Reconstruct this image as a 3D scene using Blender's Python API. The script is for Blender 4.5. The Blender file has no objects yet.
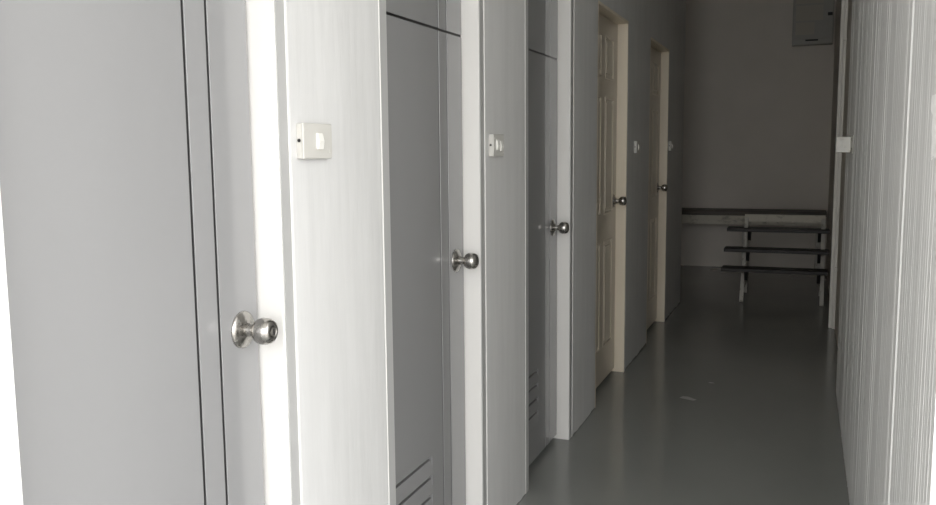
import bpy, bmesh, math, random
from mathutils import Vector, Matrix
random.seed(7)
C = bpy.context.scene.collection
PI = math.pi

# ------------------------------------------------------------------ helpers
def obj(name, bm, m, parent=None, smooth=False, bevel=0, seg=2):
    me = bpy.data.meshes.new(name)
    bmesh.ops.remove_doubles(bm, verts=bm.verts, dist=1e-6)
    bmesh.ops.recalc_face_normals(bm, faces=bm.faces)
    bm.to_mesh(me); bm.free()
    if m: me.materials.append(m)
    if smooth:
        for p in me.polygons: p.use_smooth = True
    o = bpy.data.objects.new(name, me); C.objects.link(o)
    if parent: o.parent = parent
    if bevel:
        b = o.modifiers.new('bevel', 'BEVEL'); b.width = bevel; b.segments = seg
        b.limit_method = 'ANGLE'; b.angle_limit = math.radians(35)
    return o

def thing(name, label, cat, loc=(0, 0, 0), rotz=0, group=None, kind=None):
    o = bpy.data.objects.new(name, None); C.objects.link(o)
    o.location = loc; o.rotation_euler = (0, 0, rotz); o.empty_display_size = .05
    return tag(o, label, cat, group, kind)

def tag(o, label=None, cat=None, group=None, kind=None):
    if label: o['label'] = label
    if cat: o['category'] = cat
    if group: o['group'] = group
    if kind: o['kind'] = kind
    return o

def copy_tree(o, parent=None):
    c = o.copy(); C.objects.link(c)
    if parent: c.parent = parent
    for ch in list(o.children): copy_tree(ch, c)
    return c

def box(bm, x0, x1, y0, y1, z0, z1):
    v = [bm.verts.new(p) for p in ((x0,y0,z0),(x1,y0,z0),(x1,y1,z0),(x0,y1,z0),(x0,y0,z1),(x1,y0,z1),(x1,y1,z1),(x0,y1,z1))]
    for f in ((0,3,2,1),(4,5,6,7),(0,1,5,4),(1,2,6,5),(2,3,7,6),(3,0,4,7)):
        bm.faces.new([v[i] for i in f])
    return v

def B(*a):
    bm = bmesh.new(); box(bm, *a); return bm

def obox(bm, p, q, w, d, side=Vector((1, 0, 0))):
    """bar from p to q, width w along side, depth d along the other normal"""
    p, q = Vector(p), Vector(q); t = (q-p).normalized()
    s = (side - t*side.dot(t)).normalized(); n = t.cross(s)
    r = []
    for c in (p, q):
        r.append([bm.verts.new(c + s*a*w/2 + n*b*d/2) for a, b in ((-1,-1),(1,-1),(1,1),(-1,1))])
    for i in range(4):
        j = (i+1) % 4; bm.faces.new((r[0][i], r[0][j], r[1][j], r[1][i]))
    bm.faces.new(r[0][::-1]); bm.faces.new(r[1])

def lathe(bm, prof, n=32, axis='x', org=(0, 0, 0)):
    """prof: (offset along axis, radius)"""
    rings = []
    for d, r in prof:
        ring = []
        for k in range(n if r > 1e-6 else 1):
            a = 2*PI*k/n; c, s = r*math.cos(a), r*math.sin(a)
            p = (d, c, s) if axis == 'x' else ((c, d, s) if axis == 'y' else (c, s, d))
            ring.append(bm.verts.new(Vector(org)+Vector(p)))
        rings.append(ring)
    for A, Bq in zip(rings, rings[1:]):
        for k in range(n):
            l = (k+1) % n
            if len(A) == 1 and len(Bq) == 1: continue
            if len(A) == 1: bm.faces.new((A[0], Bq[k], Bq[l]))
            elif len(Bq) == 1: bm.faces.new((A[k], A[l], Bq[0]))
            else: bm.faces.new((A[k], A[l], Bq[l], Bq[k]))
    for R_ in (rings[0], rings[-1]):
        if len(R_) > 1: bm.faces.new(R_)

def cells(ys, zs, fn):
    """solid slab in the y-z plane; fn(yc, zc) -> (x_back, x_front) or None for a hole"""
    bm = bmesh.new(); vc = {}
    def V(x, y, z):
        k = (round(x, 5), round(y, 5), round(z, 5))
        if k not in vc: vc[k] = bm.verts.new(k)
        return vc[k]
    def quad(*ps):
        vs = []
        for p in ps:
            v = V(*p)
            if v not in vs: vs.append(v)
        if len(vs) > 2:
            try: bm.faces.new(vs)
            except ValueError: pass
    ny, nz = len(ys)-1, len(zs)-1
    g = [[fn((ys[i]+ys[i+1])/2, (zs[j]+zs[j+1])/2) for j in range(nz)] for i in range(ny)]
    def side(a, b, p, q):
        # edge p-q (y,z pairs) between cell values a and b
        spans = []
        if a is None and b is None: return
        if a is None or b is None:
            c = a or b; spans.append((c[0], c[1]))
        elif abs(a[1]-b[1]) > 1e-7: spans.append((a[1], b[1]))
        for x0, x1 in spans:
            quad((x0,)+p, (x0,)+q, (x1,)+q, (x1,)+p)
    for i in range(ny):
        for j in range(nz):
            c = g[i][j]; y0, y1, z0, z1 = ys[i], ys[i+1], zs[j], zs[j+1]
            if c:
                for x in c: quad((x,y0,z0),(x,y1,z0),(x,y1,z1),(x,y0,z1))
            if i == 0: side(None, c, (y0,z0), (y0,z1))
            side(c, g[i+1][j] if i+1 < ny else None, (y1,z0), (y1,z1))
            if j == 0: side(None, c, (y0,z0), (y1,z0))
            side(c, g[i][j+1] if j+1 < nz else None, (y0,z1), (y1,z1))
    return bm

# ------------------------------------------------------------------ materials
def mat(name, col, rough=.5, metal=0, coat=0, spec=.5, noise=None, bump=None, rough_noise=None):
    """noise=(scale xyz, detail, col2, fac_lo, fac_hi); bump=(scale xyz, strength, distance)"""
    m = bpy.data.materials.new(name); m.use_nodes = True
    nt = m.node_tree; N = nt.nodes; L = nt.links
    b = N['Principled BSDF']
    b.inputs['Base Color'].default_value = (*col, 1)
    b.inputs['Roughness'].default_value = rough
    b.inputs['Metallic'].default_value = metal
    b.inputs['Coat Weight'].default_value = coat
    b.inputs['Coat Roughness'].default_value = .08
    b.inputs['Specular IOR Level'].default_value = spec
    tc = N.new('ShaderNodeTexCoord')
    def nz(scale, det, ro=.55):
        mp = N.new('ShaderNodeMapping'); mp.inputs['Scale'].default_value = scale
        L.new(tc.outputs['Object'], mp.inputs['Vector'])
        n = N.new('ShaderNodeTexNoise'); n.inputs['Scale'].default_value = 1
        n.inputs['Detail'].default_value = det; n.inputs['Roughness'].default_value = ro
        L.new(mp.outputs['Vector'], n.inputs['Vector']); return n
    if noise:
        sc, det, c2, lo, hi = noise
        n = nz(sc, det)
        r = N.new('ShaderNodeMapRange'); r.inputs['From Min'].default_value = lo; r.inputs['From Max'].default_value = hi
        L.new(n.outputs['Fac'], r.inputs['Value'])
        mx = N.new('ShaderNodeMix'); mx.data_type = 'RGBA'
        mx.inputs['A'].default_value = (*col, 1); mx.inputs['B'].default_value = (*c2, 1)
        L.new(r.outputs['Result'], mx.inputs['Factor'])
        L.new(mx.outputs['Result'], b.inputs['Base Color'])
    if rough_noise:
        sc, lo, hi = rough_noise
        n = nz(sc, 3)
        r = N.new('ShaderNodeMapRange'); r.inputs['From Min'].default_value = .3; r.inputs['From Max'].default_value = .7
        r.inputs['To Min'].default_value = lo; r.inputs['To Max'].default_value = hi
        L.new(n.outputs['Fac'], r.inputs['Value']); L.new(r.outputs['Result'], b.inputs['Roughness'])
    if bump:
        sc, st, di = bump
        n = nz(sc, 4)
        bp = N.new('ShaderNodeBump'); bp.inputs['Strength'].default_value = st; bp.inputs['Distance'].default_value = di
        L.new(n.outputs['Fac'], bp.inputs['Height']); L.new(bp.outputs['Normal'], b.inputs['Normal'])
    return m

M = dict(
    wall=mat('painted_plaster', (.645,.645,.632), .55, noise=((18,18,2.2),5,(.605,.605,.592),.38,.66), bump=((40,40,5),.25,.004)),
    endwall=mat('end_wall_paint', (.83,.775,.70), .7, noise=((2,2,2),4,(.79,.74,.66),.35,.7), bump=((30,30,30),.15,.003)),
    ceiling=mat('ceiling_board', (.74,.74,.72), .8, bump=((20,20,20),.1,.003)),
    floor=mat('grey_epoxy_floor', (.27,.275,.262), .11, spec=.35, noise=((1.5,.8,1),5,(.245,.25,.238),.35,.7), bump=((5,3,1),.05,.004), rough_noise=((1.2,1.2,1),.09,.2)),
    epoxy_edge=mat('grey_epoxy_edge', (.26,.265,.25), .25),
    ground=mat('outdoor_concrete', (.42,.41,.39), .85, noise=((3,3,3),5,(.34,.33,.31),.35,.7)),
    pvc=mat('grey_pvc_door', (.272,.272,.272), .2, coat=.4, noise=((3,3,1.2),2,(.262,.262,.262),.35,.7), bump=((4,4,1.5),.05,.004)),
    groove=mat('black_inlay', (.012,.012,.012), .5),
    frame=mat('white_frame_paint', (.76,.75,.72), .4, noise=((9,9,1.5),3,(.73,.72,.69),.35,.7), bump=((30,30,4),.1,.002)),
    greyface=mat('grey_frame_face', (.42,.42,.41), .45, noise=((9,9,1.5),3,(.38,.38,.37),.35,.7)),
    cream=mat('cream_frame_paint', (.80,.72,.58), .42, noise=((6,6,2),3,(.76,.68,.54),.35,.7)),
    creamdoor=mat('cream_moulded_door', (.56,.50,.405), .28, bump=((60,60,6),.08,.001)),
    steel=mat('satin_stainless', (.44,.425,.40), .22, metal=1, rough_noise=((60,60,60),.18,.32)),
    keyhole=mat('keyhole_shadow', (.01,.01,.01), .6),
    plate=mat('switch_plastic', (.56,.55,.51), .38),
    rocker=mat('rocker_plastic', (.78,.77,.72), .32),
    screw=mat('dull_screw', (.25,.24,.22), .4, metal=.8),
    panel=mat('ribbed_white_steel', (.84,.835,.815), .42, noise=((30,30,.9),6,(.76,.755,.735),.42,.72), bump=((90,90,1.5),.12,.002)),
    conduit=mat('white_conduit', (.88,.86,.80), .45),
    bar=mat('painted_steel_bar', (.72,.71,.66), .4, noise=((30,30,30),4,(.55,.53,.47),.5,.75)),
    paper=mat('white_sticker', (.94,.94,.92), .5, bump=((60,60,60),.2,.003)),
    darkwood=mat('dark_brown_board', (.026,.021,.017), .5, noise=((3,30,30),5,(.016,.013,.011),.35,.65)),
    brownwood=mat('brown_bench_board', (.105,.085,.065), .5, noise=((2,30,30),5,(.06,.048,.037),.35,.65)),
    blackiron=mat('black_bracket', (.02,.02,.02), .5),
    apron=mat('pale_peeling_apron', (.72,.68,.58), .7, noise=((12,12,20),6,(.45,.42,.35),.52,.66)),
    whitesteel=mat('white_rack_steel', (.66,.64,.58), .5, noise=((30,30,14),4,(.35,.31,.26),.56,.7)),
    cabinet=mat('grey_cabinet_steel', (.46,.45,.41), .45, noise=((5,5,5),3,(.42,.41,.37),.35,.7)),
    label=mat('cream_circuit_card', (.52,.49,.42), .6),
    scrap=mat('pale_scrap', (.34,.335,.32), .8),
)

# ------------------------------------------------------------------ dimensions
XW, XD = -.98, -1.04          # left wall face, door leaf face
Y0, Y1 = -1.6, 10.1           # near end of the room block, end wall
YM = 1.47                      # where the right side and the ceiling begin: the mouth, under the added slab
YL = 7.62                     # end of the left wall
HC = 3.15
# (wall edge near, clear near, clear far, wall edge far, type)
DOORS = [(.797,.839,1.483,1.526,'p'), (1.936,1.980,2.640,2.684,'p'), (3.122,3.165,3.800,3.850,'p'),
         (4.325,4.345,5.105,5.122,'c'), (5.888,5.908,6.722,6.740,'c')]
ZH = 2.06

def struct(name, bm, m, parent=None, label=None, cat=None, **k):
    o = obj(name, bm, m, parent, **k)
    if not parent: o['kind'] = 'structure'
    return tag(o, label, cat)

struct('floor', B(-2.75, .40, Y0, Y1+.12, -.1, 0), M['floor'], label='glossy dark grey epoxy floor of the corridor', cat='floor')
struct('ground', B(-14, 14, -16, 14, -.16, -.1005), M['ground'], label='pale concrete ground outside the corridor mouth', cat='ground')
struct('ceiling', B(-2.75, .40, YM, Y1+.12, HC, HC+.1), M['ceiling'], label='plain pale ceiling over the corridor', cat='ceiling')

ys = sorted({Y0, YL} | {d[0] for d in DOORS} | {d[3] for d in DOORS})
def wl(y, z):
    for d in DOORS:
        h = ZH + (.04 if d[4] == 'p' else .014)
        if d[0] < y < d[3] and z < h: return None
    return (-1.14, XW)
struct('wall_left', cells(ys, [0, ZH+.014, ZH+.04, HC], wl), M['wall'], bevel=.004,
       label='off-white plastered wall on the left pierced by five doorways', cat='wall')
struct('shade_slab', B(-2.75, 2.4, Y0-.6, YM, HC, HC+.1), M['ceiling'], label='unseen overhead slab added to shade the mouth of the corridor', cat='ceiling')  # unseen overhang, added to keep sky light off the near end
struct('wall_back', B(-2.75, .40, Y1, Y1+.12, 0, HC), M['endwall'], label='beige-grey end wall closing the corridor', cat='wall')
struct('wall_passage', B(-2.62, -1.14, YL-.12, YL, 0, HC), M['wall'], label='cross wall behind the last doorway', cat='wall')
struct('wall_outer', B(-2.75, -2.62, Y0, Y1, 0, HC), M['wall'], label='outer wall of the small rooms', cat='wall')
struct('wall_front', B(-2.62, -1.14, Y0, Y0+.1, 0, HC), M['wall'], label='front wall of the small rooms', cat='wall')
struct('wall_right', B(.245, .40, YM, Y1, 0, HC), M['endwall'], label='plain grey wall behind the ribbed panels on the right', cat='wall')

# ribbed steel panels on the right: profile swept up
YP = 5.07
pts = []
def ridge(y, w, h):
    pts.extend([(y-w*.9, 0), (y-w*.45, h), (y+w*.45, h), (y+w*.9, 0)])
seams = [2.06, 3.16, 4.26]
rr = random.Random(3)
y = YM+.04
cand = []
k = 0
while y < YP-.03:
    cand.append((y, rr.random() < .3)); y += .0335 + rr.uniform(-.011, .011); k += 1
for y, major in cand:
    s = min(abs(y-q) for q in seams)
    if s < .022: continue
    ridge(y, .006 if major else .004, .0011*rr.uniform(.6,1.2) if major else .0004*rr.uniform(.5,1.5))
for s in seams: ridge(s, .0085 if s < 3 else .006, .0032 if s < 3 else .0014)
pts.sort()
pts = [(YM, 0)] + pts + [(YP, 0)]
bm = bmesh.new()
lo = [bm.verts.new((.2-h, y, .004)) for y, h in pts]; hi = [bm.verts.new((.2-h, y, HC)) for y, h in pts]
bl = [bm.verts.new((.245, y, .004)) for y in (YM, YP)]; bh = [bm.verts.new((.245, y, HC)) for y in (YM, YP)]
for i in range(len(pts)-1): bm.faces.new((lo[i], lo[i+1], hi[i+1], hi[i]))
bm.faces.new((lo[-1], bl[1], bh[1], hi[-1])); bm.faces.new((lo[0], hi[0], bh[0], bl[0]))
bm.faces.new((bl[0], bl[1], bh[1], bh[0]))
bm.faces.new(lo + [bl[1], bl[0]]); bm.faces.new(hi + [bh[1], bh[0]])
struct('wall_right_panels', bm, M['panel'], label='white vertically ribbed steel panels lining the right side', cat='wall')

# ragged line where the floor paint runs up the foot of the left wall
def edge_strip(name, segs, x, sgn, label):
    bm = bmesh.new(); r = random.Random(11)
    for a, b in segs:
        n = max(2, int((b-a)/.018)); prev = None; h = .006
        for i in range(n+1):
            yy = a+(b-a)*i/n
            h = min(.016, max(.003, h + r.uniform(-.004, .004)))
            if r.random() < .06: h = r.uniform(.012, .02)
            f = [bm.verts.new((x+sgn*.0025, yy, 0)), bm.verts.new((x+sgn*.0012, yy, h)), bm.verts.new((x-sgn*.002, yy, h)), bm.verts.new((x-sgn*.002, yy, 0))]
            if prev:
                for k in range(4):
                    l = (k+1) % 4; bm.faces.new((prev[k], prev[l], f[l], f[k]))
            else: bm.faces.new(f)
            prev = f
        bm.faces.new(prev[::-1])
    return struct(name, bm, M['epoxy_edge'], label=label, cat='trim')
segs = []; a = Y0
for d in DOORS:
    segs.append((a+.006, d[0]-.006)); a = d[3]
segs.append((a+.006, YL-.006))
edge_strip('trim_1', segs, XW, 1, 'ragged grey paint line along the foot of the left wall')

# ------------------------------------------------------------------ doors
def frame_bm(d, bead):
    w0, c0, c1, w1, _ = d
    bm = bmesh.new()
    hz = ZH + (w1-c1) - .001
    box(bm, -1.138, XW-.004 if bead else XW-.001, w0+.0005, c0, 0.0005, hz)
    box(bm, -1.138, XW-.004 if bead else XW-.001, c1, w1-.0005, 0.0005, hz)
    box(bm, -1.138, XW-.004 if bead else XW-.001, c0, c1, ZH, hz)
    # stop behind the leaf
    box(bm, -1.138, XD-.047, c0, c0+.014, .0005, ZH); box(bm, -1.138, XD-.047, c1-.014, c1, .0005, ZH)
    box(bm, -1.138, XD-.047, c0, c1, ZH-.014, ZH)
    return bm

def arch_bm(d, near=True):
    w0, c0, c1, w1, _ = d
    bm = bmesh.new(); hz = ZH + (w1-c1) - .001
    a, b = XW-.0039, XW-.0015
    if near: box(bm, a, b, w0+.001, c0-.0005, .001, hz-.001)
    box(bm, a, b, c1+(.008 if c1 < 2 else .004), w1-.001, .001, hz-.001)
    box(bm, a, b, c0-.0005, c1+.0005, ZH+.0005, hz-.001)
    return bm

def bead_bm(d):
    w0, c0, c1, w1, _ = d
    bm = bmesh.new()
    for yy in (w0+.0018, w1-.0018):
        obox(bm, (XW-.0022, yy, .001), (XW-.0022, yy, ZH+.03), .006, .004)
    return bm

def knob(parent, y, z, key=True):
    k = bpy.data.objects.new('door_knob', None); C.objects.link(k); k.parent = parent
    k.location = (XD, y, z); k.empty_display_size = .03
    bm = bmesh.new(); lathe(bm, [(0,.0375),(.0025,.0375),(.0045,.035),(.007,.028),(.0085,.022),(.012,.0155),(.012,0)], 40)
    obj('rosette', bm, M['steel'], k, smooth=True)
    bm = bmesh.new(); lathe(bm, [(.011,.0145),(.018,.0125),(.026,.0115),(.030,.0125),(.032,.0145)], 32)
    obj('neck', bm, M['steel'], k, smooth=True)
    bm = bmesh.new(); lathe(bm, [(.030,.0),(.031,.014),(.034,.020),(.040,.0245),(.048,.0268),(.056,.0268),(.063,.0252),(.069,.0215),(.072,.0165),(.0725,.011),(.0715,.0105),(.0715,0)], 40)
    obj('ball', bm, M['steel'], k, smooth=True)
    bm = bmesh.new(); lathe(bm, [(.0705,.0085),(.0728,.0085),(.0734,.007),(.0734,0)], 24)
    obj('cylinder_core', bm, M['screw'], k)
    box_ = B(.0725,.0739,-.0018,.0018,-.0062,.0062)
    obj('keyhole', box_, M['keyhole'], k)
    return k

def pvc_door(i, d, label, zline, louv, kz, ky):
    root = thing('door_%d' % i, label, 'door', (0, 0, 0), kind='structure')
    w0, c0, c1, w1, _ = d
    a, b = c0+.003, c1-.0065
    g1, g2 = c1-.196, c1-.131
    l0, l1, lz0, lz1 = louv
    gw = .0040; zg = .0038; fb = XD-.036
    ys = [a, l0, l1, g1-gw, g1+gw, g2-gw, g2+gw, b]
    zs = [.024, lz0, lz1, zline-zg, zline+zg, ZH-.003]
    def fn(y, z):
        if abs(y-g1) < gw or abs(y-g2) < gw or abs(z-zline) < zg: return (fb, XD-.0024)
        if l0 < y < l1 and lz0 < z < lz1: return (fb, XD-.031)
        return (fb, XD)
    leaf = obj('door_leaf', cells(ys, zs, fn), M['pvc'], root, bevel=.0009, seg=2)
    # black inlay bedded in the grooves
    bm = bmesh.new(); e = .0004; x0, x1 = XD-.0023, XD-.0018
    for g in (g1, g2): box(bm, x0, x1, g-gw+e, g+gw-e, .016, ZH-.005)
    for u, v in ((a+.002, g1-gw+e), (g1+gw-e, g2-gw+e), (g2+gw-e, b-.002)): box(bm, x0, x1, u, v, zline-zg+e, zline+zg-e)
    tag(obj('groove_inlay', bm, M['groove'], root), 'thin black lines let into the grey door')
    # louvre blades
    n = max(3, round((lz1-lz0)/.06)); p = (lz1-lz0)/n
    for q in range(n):
        z0 = lz0+q*p+.004
        bm = bmesh.new()
        prof = [(XD-.014, z0+p-.016), (XD-.003, z0+p-.016), (XD+.004, z0+.005), (XD+.004, z0), (XD-.002, z0), (XD-.014, z0+p*.45)]
        A = [bm.verts.new((x, l0+.0006, z)) for x, z in prof]; Bv = [bm.verts.new((x, l1-.0006, z)) for x, z in prof]
        for k in range(len(prof)):
            l = (k+1) % len(prof); bm.faces.new((A[k], A[l], Bv[l], Bv[k]))
        bm.faces.new(A[::-1]); bm.faces.new(Bv)
        s = obj('louvre_blade', bm, M['pvc'], leaf, bevel=.0008)
    obj('door_frame', frame_bm(d, True), M['frame'], root, bevel=.0015)
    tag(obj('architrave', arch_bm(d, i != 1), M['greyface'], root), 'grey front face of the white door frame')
    obj('sealant_bead', bead_bm(d), M['frame'], root, smooth=False, bevel=.0015)
    knob(root, ky, kz)
    return root

def cream_door(i, d, label, kz, ky):
    root = thing('door_%d' % i, label, 'door', (0, 0, 0), kind='structure')
    w0, c0, c1, w1, _ = d
    a, b = c0+.003, c1-.003; w = b-a
    m_ = .105; mid = .095
    cols = [(a+m_, a+(w-mid)/2), (a+(w+mid)/2, b-m_)]
    rows = [(.22, .83), (.98, 1.63), (1.73, 1.96)]
    t1, t2 = .011, .034
    ys = [a]; zs = [.024]
    for u, v in cols: ys += [u, u+t1, u+t2, v-t2, v-t1, v]
    for u, v in rows: zs += [u, u+t1, u+t2, v-t2, v-t1, v]
    ys.append(b); zs.append(ZH-.003)
    def fn(y, z):
        for u, v in cols:
            for p, q in rows:
                if u < y < v and p < z < q:
                    if u+t2 < y < v-t2 and p+t2 < z < q-t2: return (XD-.036, XD+.002)
                    if u+t1 < y < v-t1 and p+t1 < z < q-t1: return (XD-.036, XD-.006)
                    return (XD-.036, XD+.003)
        return (XD-.036, XD)
    obj('door_leaf', cells(ys, zs, fn), M['creamdoor'], root, bevel=.0025, seg=3)
    obj('door_frame', frame_bm(d, False), M['cream'], root, bevel=.0015)
    knob(root, ky, kz)
    return root

pvc_door(1, DOORS[0], 'nearest grey plastic door with two black vertical lines and steel knob', 1.735, (.905, 1.215, .20, .44), .9955, 1.424)
pvc_door(2, DOORS[1], 'second grey plastic door, between the two large switches, with louvre below', 1.708, (2.015, 2.352, .17, .415), .994, 2.568)
pvc_door(3, DOORS[2], 'third grey plastic door, narrow sliver just beyond the two-rocker switch', 1.741, (3.21, 3.492, .17, .41), 1.000, 3.715)
cream_door(4, DOORS[3], 'cream panelled door, the nearer of the two cream doorways', 1.041, 5.045)
cream_door(5, DOORS[4], 'farthest cream door in the left wall, by the dark end', 1.046, 6.655)

# ------------------------------------------------------------------ switches
def switch(label, y, z, rockers, t=.018, w=.104, h=.072):
    s = thing('light_switch', label, 'switch', (XW, y, z), group='wall switches beside the doorways')
    obj('switch_box', B(0, t*.72, -w/2, w/2, -h/2, h/2), M['plate'], s, bevel=.002)
    obj('cover_plate', B(t*.70, t, -w/2-.001, w/2+.001, -h/2-.001, h/2+.001), M['plate'], s, bevel=.003, seg=3)
    for ry, rz in rockers:
        bm = bmesh.new()
        A = [(t-.001, -.017), (t+.0045, -.017), (t+.007, .0), (t+.0025, .017), (t-.001, .017)]
        p = [bm.verts.new((x, ry-.011, rz+zz)) for x, zz in A]; q = [bm.verts.new((x, ry+.011, rz+zz)) for x, zz in A]
        for k in range(5):
            l = (k+1) % 5; bm.faces.new((p[k], p[l], q[l], q[k]))
        bm.faces.new(p[::-1]); bm.faces.new(q)
        obj('rocker', bm, M['rocker'], s, bevel=.0012)
    for yy in (-w*.41, w*.41):
        bm = bmesh.new(); lathe(bm, [(t-.001,.0032),(t+.0006,.0032),(t+.001,.002),(t+.001,0)], 14, org=(0, yy, -.022 if yy > 0 else .024))
        obj('screw', bm, M['plate'], s)
    bm = bmesh.new(); lathe(bm, [(-w/2-.0012,.0038),(-w/2+.002,.0038)], 14, 'y', (t*.38, 0, .001))
    tag(obj('cable_knockout', bm, M['keyhole'], s), 'small dark round hole in the side')
    return s
switch('white single-rocker surface switch between the first two doors', 1.606, 1.370, [(.004, 0)], w=.114)
switch('white switch with two rockers between second and third grey doors', 2.770, 1.362, [(-.016, .002), (.020, -.002)])
switch('small white switch between the two cream doorways', 5.385, 1.353, [(0, 0)])
switch('small white switch beyond the last cream doorway', 6.83, 1.360, [(0, 0)])

# ------------------------------------------------------------------ right side fittings
br = thing('mounting_block', 'white painted block bracket fixed halfway up the ribbed panels', 'bracket', (.1985, 4.5, 1.355))
obj('block', B(-.067, -.003, -.05, .11, -.037, .037), M['bar'], br, bevel=.003)
obj('base_plate', B(-.0045, -.0015, -.26, .14, -.041, .041), M['bar'], br, bevel=.001)
for zz in (-.022, .022):
    bm = bmesh.new(); lathe(bm, [(-.0040,.007),(-.0065,.006),(-.0075,.003),(-.0075,0)], 14, org=(0, -.17, zz))
    obj('bolt', bm, M['screw'], br, smooth=True)

# white conduit standing at the far end of the panels
cp = thing('conduit', 'pale upright conduit running from floor up the right wall', 'pipe', (.2225, 6.9, 0))
bm = bmesh.new(); box(bm, -.0215, .0215, -.022, .010, .001, HC-.01); obj('duct', bm, M['conduit'], cp, bevel=.003)
bm = bmesh.new(); box(bm, .001, .0215, -.052, -.023, .001, HC-.01); obj('duct', bm, M['conduit'], cp, bevel=.003)
for z in (.45, 1.25, 2.10, 2.75):
    bm = bmesh.new(); box(bm, .004, .0222, -.085, .03, z-.011, z+.011); obj('clip', bm, M['conduit'], cp, bevel=.002)

# torn white sticker on the nearest panel
bm = bmesh.new()
poly = [(1.50,1.455),(1.572,1.455),(1.574,1.432),(1.616,1.430),(1.620,1.408),(1.604,1.398),(1.608,1.372),(1.598,1.352),(1.604,1.335),(1.600,1.326),(1.585,1.333),(1.57,1.325),(1.50,1.323)]
lift = lambda y: max(0, y-1.545)*.11
A = [bm.verts.new((.1987-lift(y), y, z)) for y, z in poly]; Bv = [bm.verts.new((.1975-lift(y), y, z)) for y, z in poly]
for k in range(len(poly)):
    l = (k+1) % len(poly); bm.faces.new((A[k], A[l], Bv[l], Bv[k]))
bm.faces.new(A[::-1]); bm.faces.new(Bv)
tag(obj('sticker', bm, M['paper']), 'torn white sticker on the nearest ribbed panel at the right edge', 'sticker')

# ------------------------------------------------------------------ far end
# long bench against the end wall
bn = thing('bench', 'long brown board bench with pale apron against the end wall', 'bench', (-.7, 9.9, 0))
bm = bmesh.new(); box(bm, -.95, .925, -.21, -.02, .615, .665); obj('seat_board', bm, M['brownwood'], bn, bevel=.004)
bm = bmesh.new(); box(bm, -.95, .925, -.01, .18, .615, .665); obj('seat_board', bm, M['brownwood'], bn, bevel=.004)
bm = bmesh.new(); box(bm, -.93, .91, -.207, -.185, .515, .6145); obj('apron', bm, M['apron'], bn, bevel=.003)
for x in (-.9, .118, .86):
    bm = bmesh.new(); box(bm, x-.03, x+.03, -.16, -.10, 0, .6145); box(bm, x-.03, x+.03, .09, .15, 0, .6145); box(bm, x-.02, x+.02, -.1, .09, .12, .16)
    obj('leg', bm, M['whitesteel'], bn, bevel=.003)

# stepped shelf rack in front of it
rk = thing('shelf_rack', 'white steel rack with three dark board shelves before the bench', 'rack', (-.2, 8.0, 0))
tiers = [(.25, .602, -.445, .418), (.06, .437, -.452, .418), (-.11, .283, -.458, .410)]   # y, z, x0, x1
for yy, z, x0, x1 in tiers:
    bm = bmesh.new(); box(bm, x0, x1, yy-.10, yy+.10, z-.015, z+.015)
    obj('shelf_board', bm, M['darkwood'], rk, bevel=.003)
for x in (-.283, .368):
    bm = bmesh.new(); obox(bm, (x, -.175, 0), (x, .305, .70), .032, .03); obj('slanted_post', bm, M['whitesteel'], rk, bevel=.002)
    bm = bmesh.new(); box(bm, x-.016, x+.016, .345, .375, 0, .70); obj('rear_post', bm, M['whitesteel'], rk, bevel=.002)
    bm = bmesh.new(); box(bm, x-.014, x+.014, .29, .345, .67, .70); obj('tie_bar', bm, M['whitesteel'], rk, bevel=.002)
    bm = bmesh.new(); box(bm, x-.014, x+.014, -.10, .345, .10, .125); obj('tie_bar', bm, M['whitesteel'], rk, bevel=.002)
    sx = 1 if x < 0 else -1
    for yy, z, _, _ in tiers:
        bm = bmesh.new()
        xx = x+sx*.021
        prof = [(yy+.095, z-.016), (yy-.06, z-.016), (yy-.04, z-.05), (yy+.0, z-.10), (yy+.05, z-.11), (yy+.035, z-.07), (yy+.095, z-.04)]
        A = [bm.verts.new((xx-.004-.018*(sx < 0), a, b)) for a, b in prof]; Bv = [bm.verts.new((xx+.004+.018*(sx > 0), a, b)) for a, b in prof]
        for k in range(7):
            l = (k+1) % 7; bm.faces.new((A[k], A[l], Bv[l], Bv[k]))
        bm.faces.new(A[::-1]); bm.faces.new(Bv)
        tag(obj('bracket', bm, M['blackiron'], rk, bevel=.002), 'dark curved bracket under a shelf')

bm = bmesh.new(); box(bm, -.300, .385, .292, .312, .668, .735)
obj('top_rail', bm, M['apron'], rk, bevel=.003)

# wall cabinet high on the end wall
cb = thing('wall_cabinet', 'grey box cabinet hung high on the end wall at right', 'cabinet', (.02, Y1-.001, 2.41))
obj('body', B(-.195, .205, -.13, 0, 0, .60), M['cabinet'], cb, bevel=.004)
bm = bmesh.new(); box(bm, -.185, .195, -.142, -.131, .065, .59)
dr = obj('front_door', bm, M['cabinet'], cb, bevel=.003)
obj('bottom_rail', B(-.187, .197, -.140, -.131, .012, .055), M['cabinet'], cb, bevel=.003)
for z0, z1 in ((.10, .225), (.245, .40), (.42, .56)):
    obj('card', B(-.165, .02 if z0 < .2 else .10, -.1445, -.1425, z0, z1), M['label'], dr)
obj('latch', B(.145, .192, -.152, -.1425, .285, .318), M['keyhole'], dr, bevel=.002)
obj('slot_handle', B(-.065, .06, -.150, -.1405, .034, .05), M['keyhole'], cb, bevel=.002)

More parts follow.
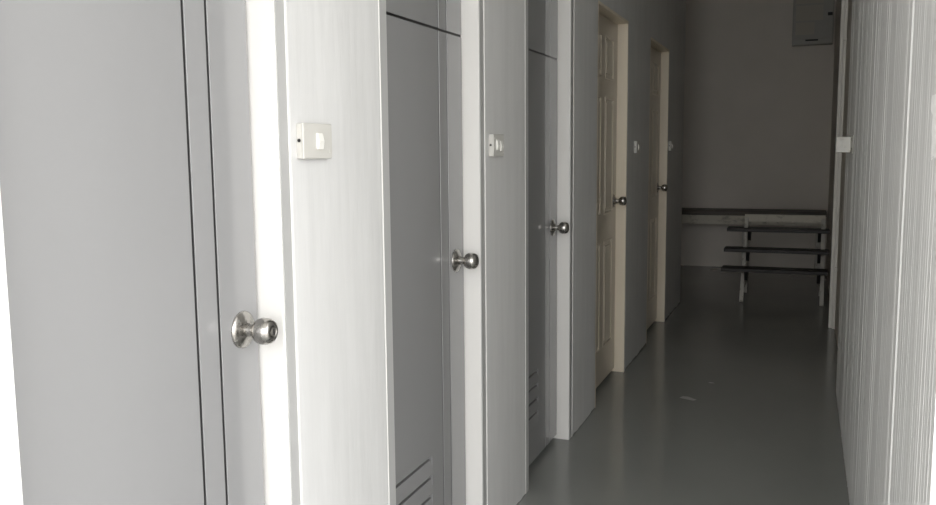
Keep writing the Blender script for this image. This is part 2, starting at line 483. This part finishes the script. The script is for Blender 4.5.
# scraps on the floor
def scrap(label, x, y, pts, name):
    bm = bmesh.new()
    A = [bm.verts.new((a, b, c)) for a, b, c in pts]; Bv = [bm.verts.new((a, b, c+.0016)) for a, b, c in pts]
    n = len(pts)
    for k in range(n):
        l = (k+1) % n; bm.faces.new((A[k], A[l], Bv[l], Bv[k]))
    bm.faces.new(A[::-1]); bm.faces.new(Bv)
    o = obj(name, bm, M['scrap']); o.location = (x, y, 0)
    return tag(o, label, 'scrap')
scrap('thin pale scrap lying on the middle of the glossy floor', -.548, 4.655,
      [(-.045,.012,.0005),(-.03,.034,.004),(0,.026,.006),(.022,.012,.004),(.046,.002,.0005),(.03,-.02,.0005),(.0,-.008,.001),(-.025,.0,.001)], 'paper_scrap')
scrap('tiny pale crumb on the floor just beyond the larger scrap', -.463, 5.03,
      [(-.018,.0,.0005),(-.006,.008,.001),(.012,.006,.001),(.02,-.003,.0005),(.0,-.007,.0005)], 'paper_scrap')

# ------------------------------------------------------------------ light: overcast day entering at the open mouth
W = bpy.data.worlds.new('World'); bpy.context.scene.world = W; W.use_nodes = True
nt = W.node_tree; N = nt.nodes; L = nt.links
bg = N['Background']; bg.inputs['Strength'].default_value = 1.0
tc = N.new('ShaderNodeTexCoord'); sp = N.new('ShaderNodeSeparateXYZ'); L.new(tc.outputs['Generated'], sp.inputs[0])
rp = N.new('ShaderNodeValToRGB'); L.new(sp.outputs['Z'], rp.inputs['Fac'])
rp.color_ramp.elements[0].position = 0; rp.color_ramp.elements[0].color = (.80, .797, .805, 1)
rp.color_ramp.elements[1].position = .8; rp.color_ramp.elements[1].color = (1.02, 1.017, 1.03, 1)
L.new(rp.outputs['Color'], bg.inputs['Color'])
pl = bpy.data.lights.new('mouth_portal', 'AREA'); pl.shape = 'RECTANGLE'; pl.size = 1.3; pl.size_y = HC
pl.cycles.is_portal = True
po = bpy.data.objects.new('mouth_portal', pl); C.objects.link(po)
po.location = (-.39, YM-.02, HC/2); po.rotation_euler = (PI/2, 0, 0)     # -Z of the light faces +Y

# ------------------------------------------------------------------ camera (solved from the vanishing points)
yaw, pitch, roll = math.radians(21.2558), math.radians(6.8075), math.radians(-.5422)
cy, sy, cp_, sp_ = math.cos(yaw), math.sin(yaw), math.cos(pitch), math.sin(pitch)
fw = Vector((-sy*cp_, cy*cp_, -sp_)); rt = Vector((cy, sy, 0)); up = rt.cross(fw)
r2 = rt*math.cos(roll) + up*math.sin(roll); u2 = -rt*math.sin(roll) + up*math.cos(roll)
cam = bpy.data.cameras.new('camera'); co = bpy.data.objects.new('camera', cam); C.objects.link(co)
mt = Matrix((r2, u2, -fw)).transposed().to_4x4(); mt.translation = Vector((0, 0, 1.35))
co.matrix_world = mt
cam.sensor_fit = 'HORIZONTAL'; cam.sensor_width = 36; cam.lens = 865.31/936*36
cam.clip_start = .02; cam.clip_end = 100
sc = bpy.context.scene; sc.camera = co
vs = sc.view_settings
sc.display_settings.display_device = 'sRGB'
vs.view_transform = 'Standard'; vs.look = 'None'; vs.gamma = 1; vs.use_curve_mapping = False
vs.exposure = 2.66
try:
    sc.cycles.max_bounces = 12; sc.cycles.diffuse_bounces = 8; sc.cycles.glossy_bounces = 6
except Exception: pass
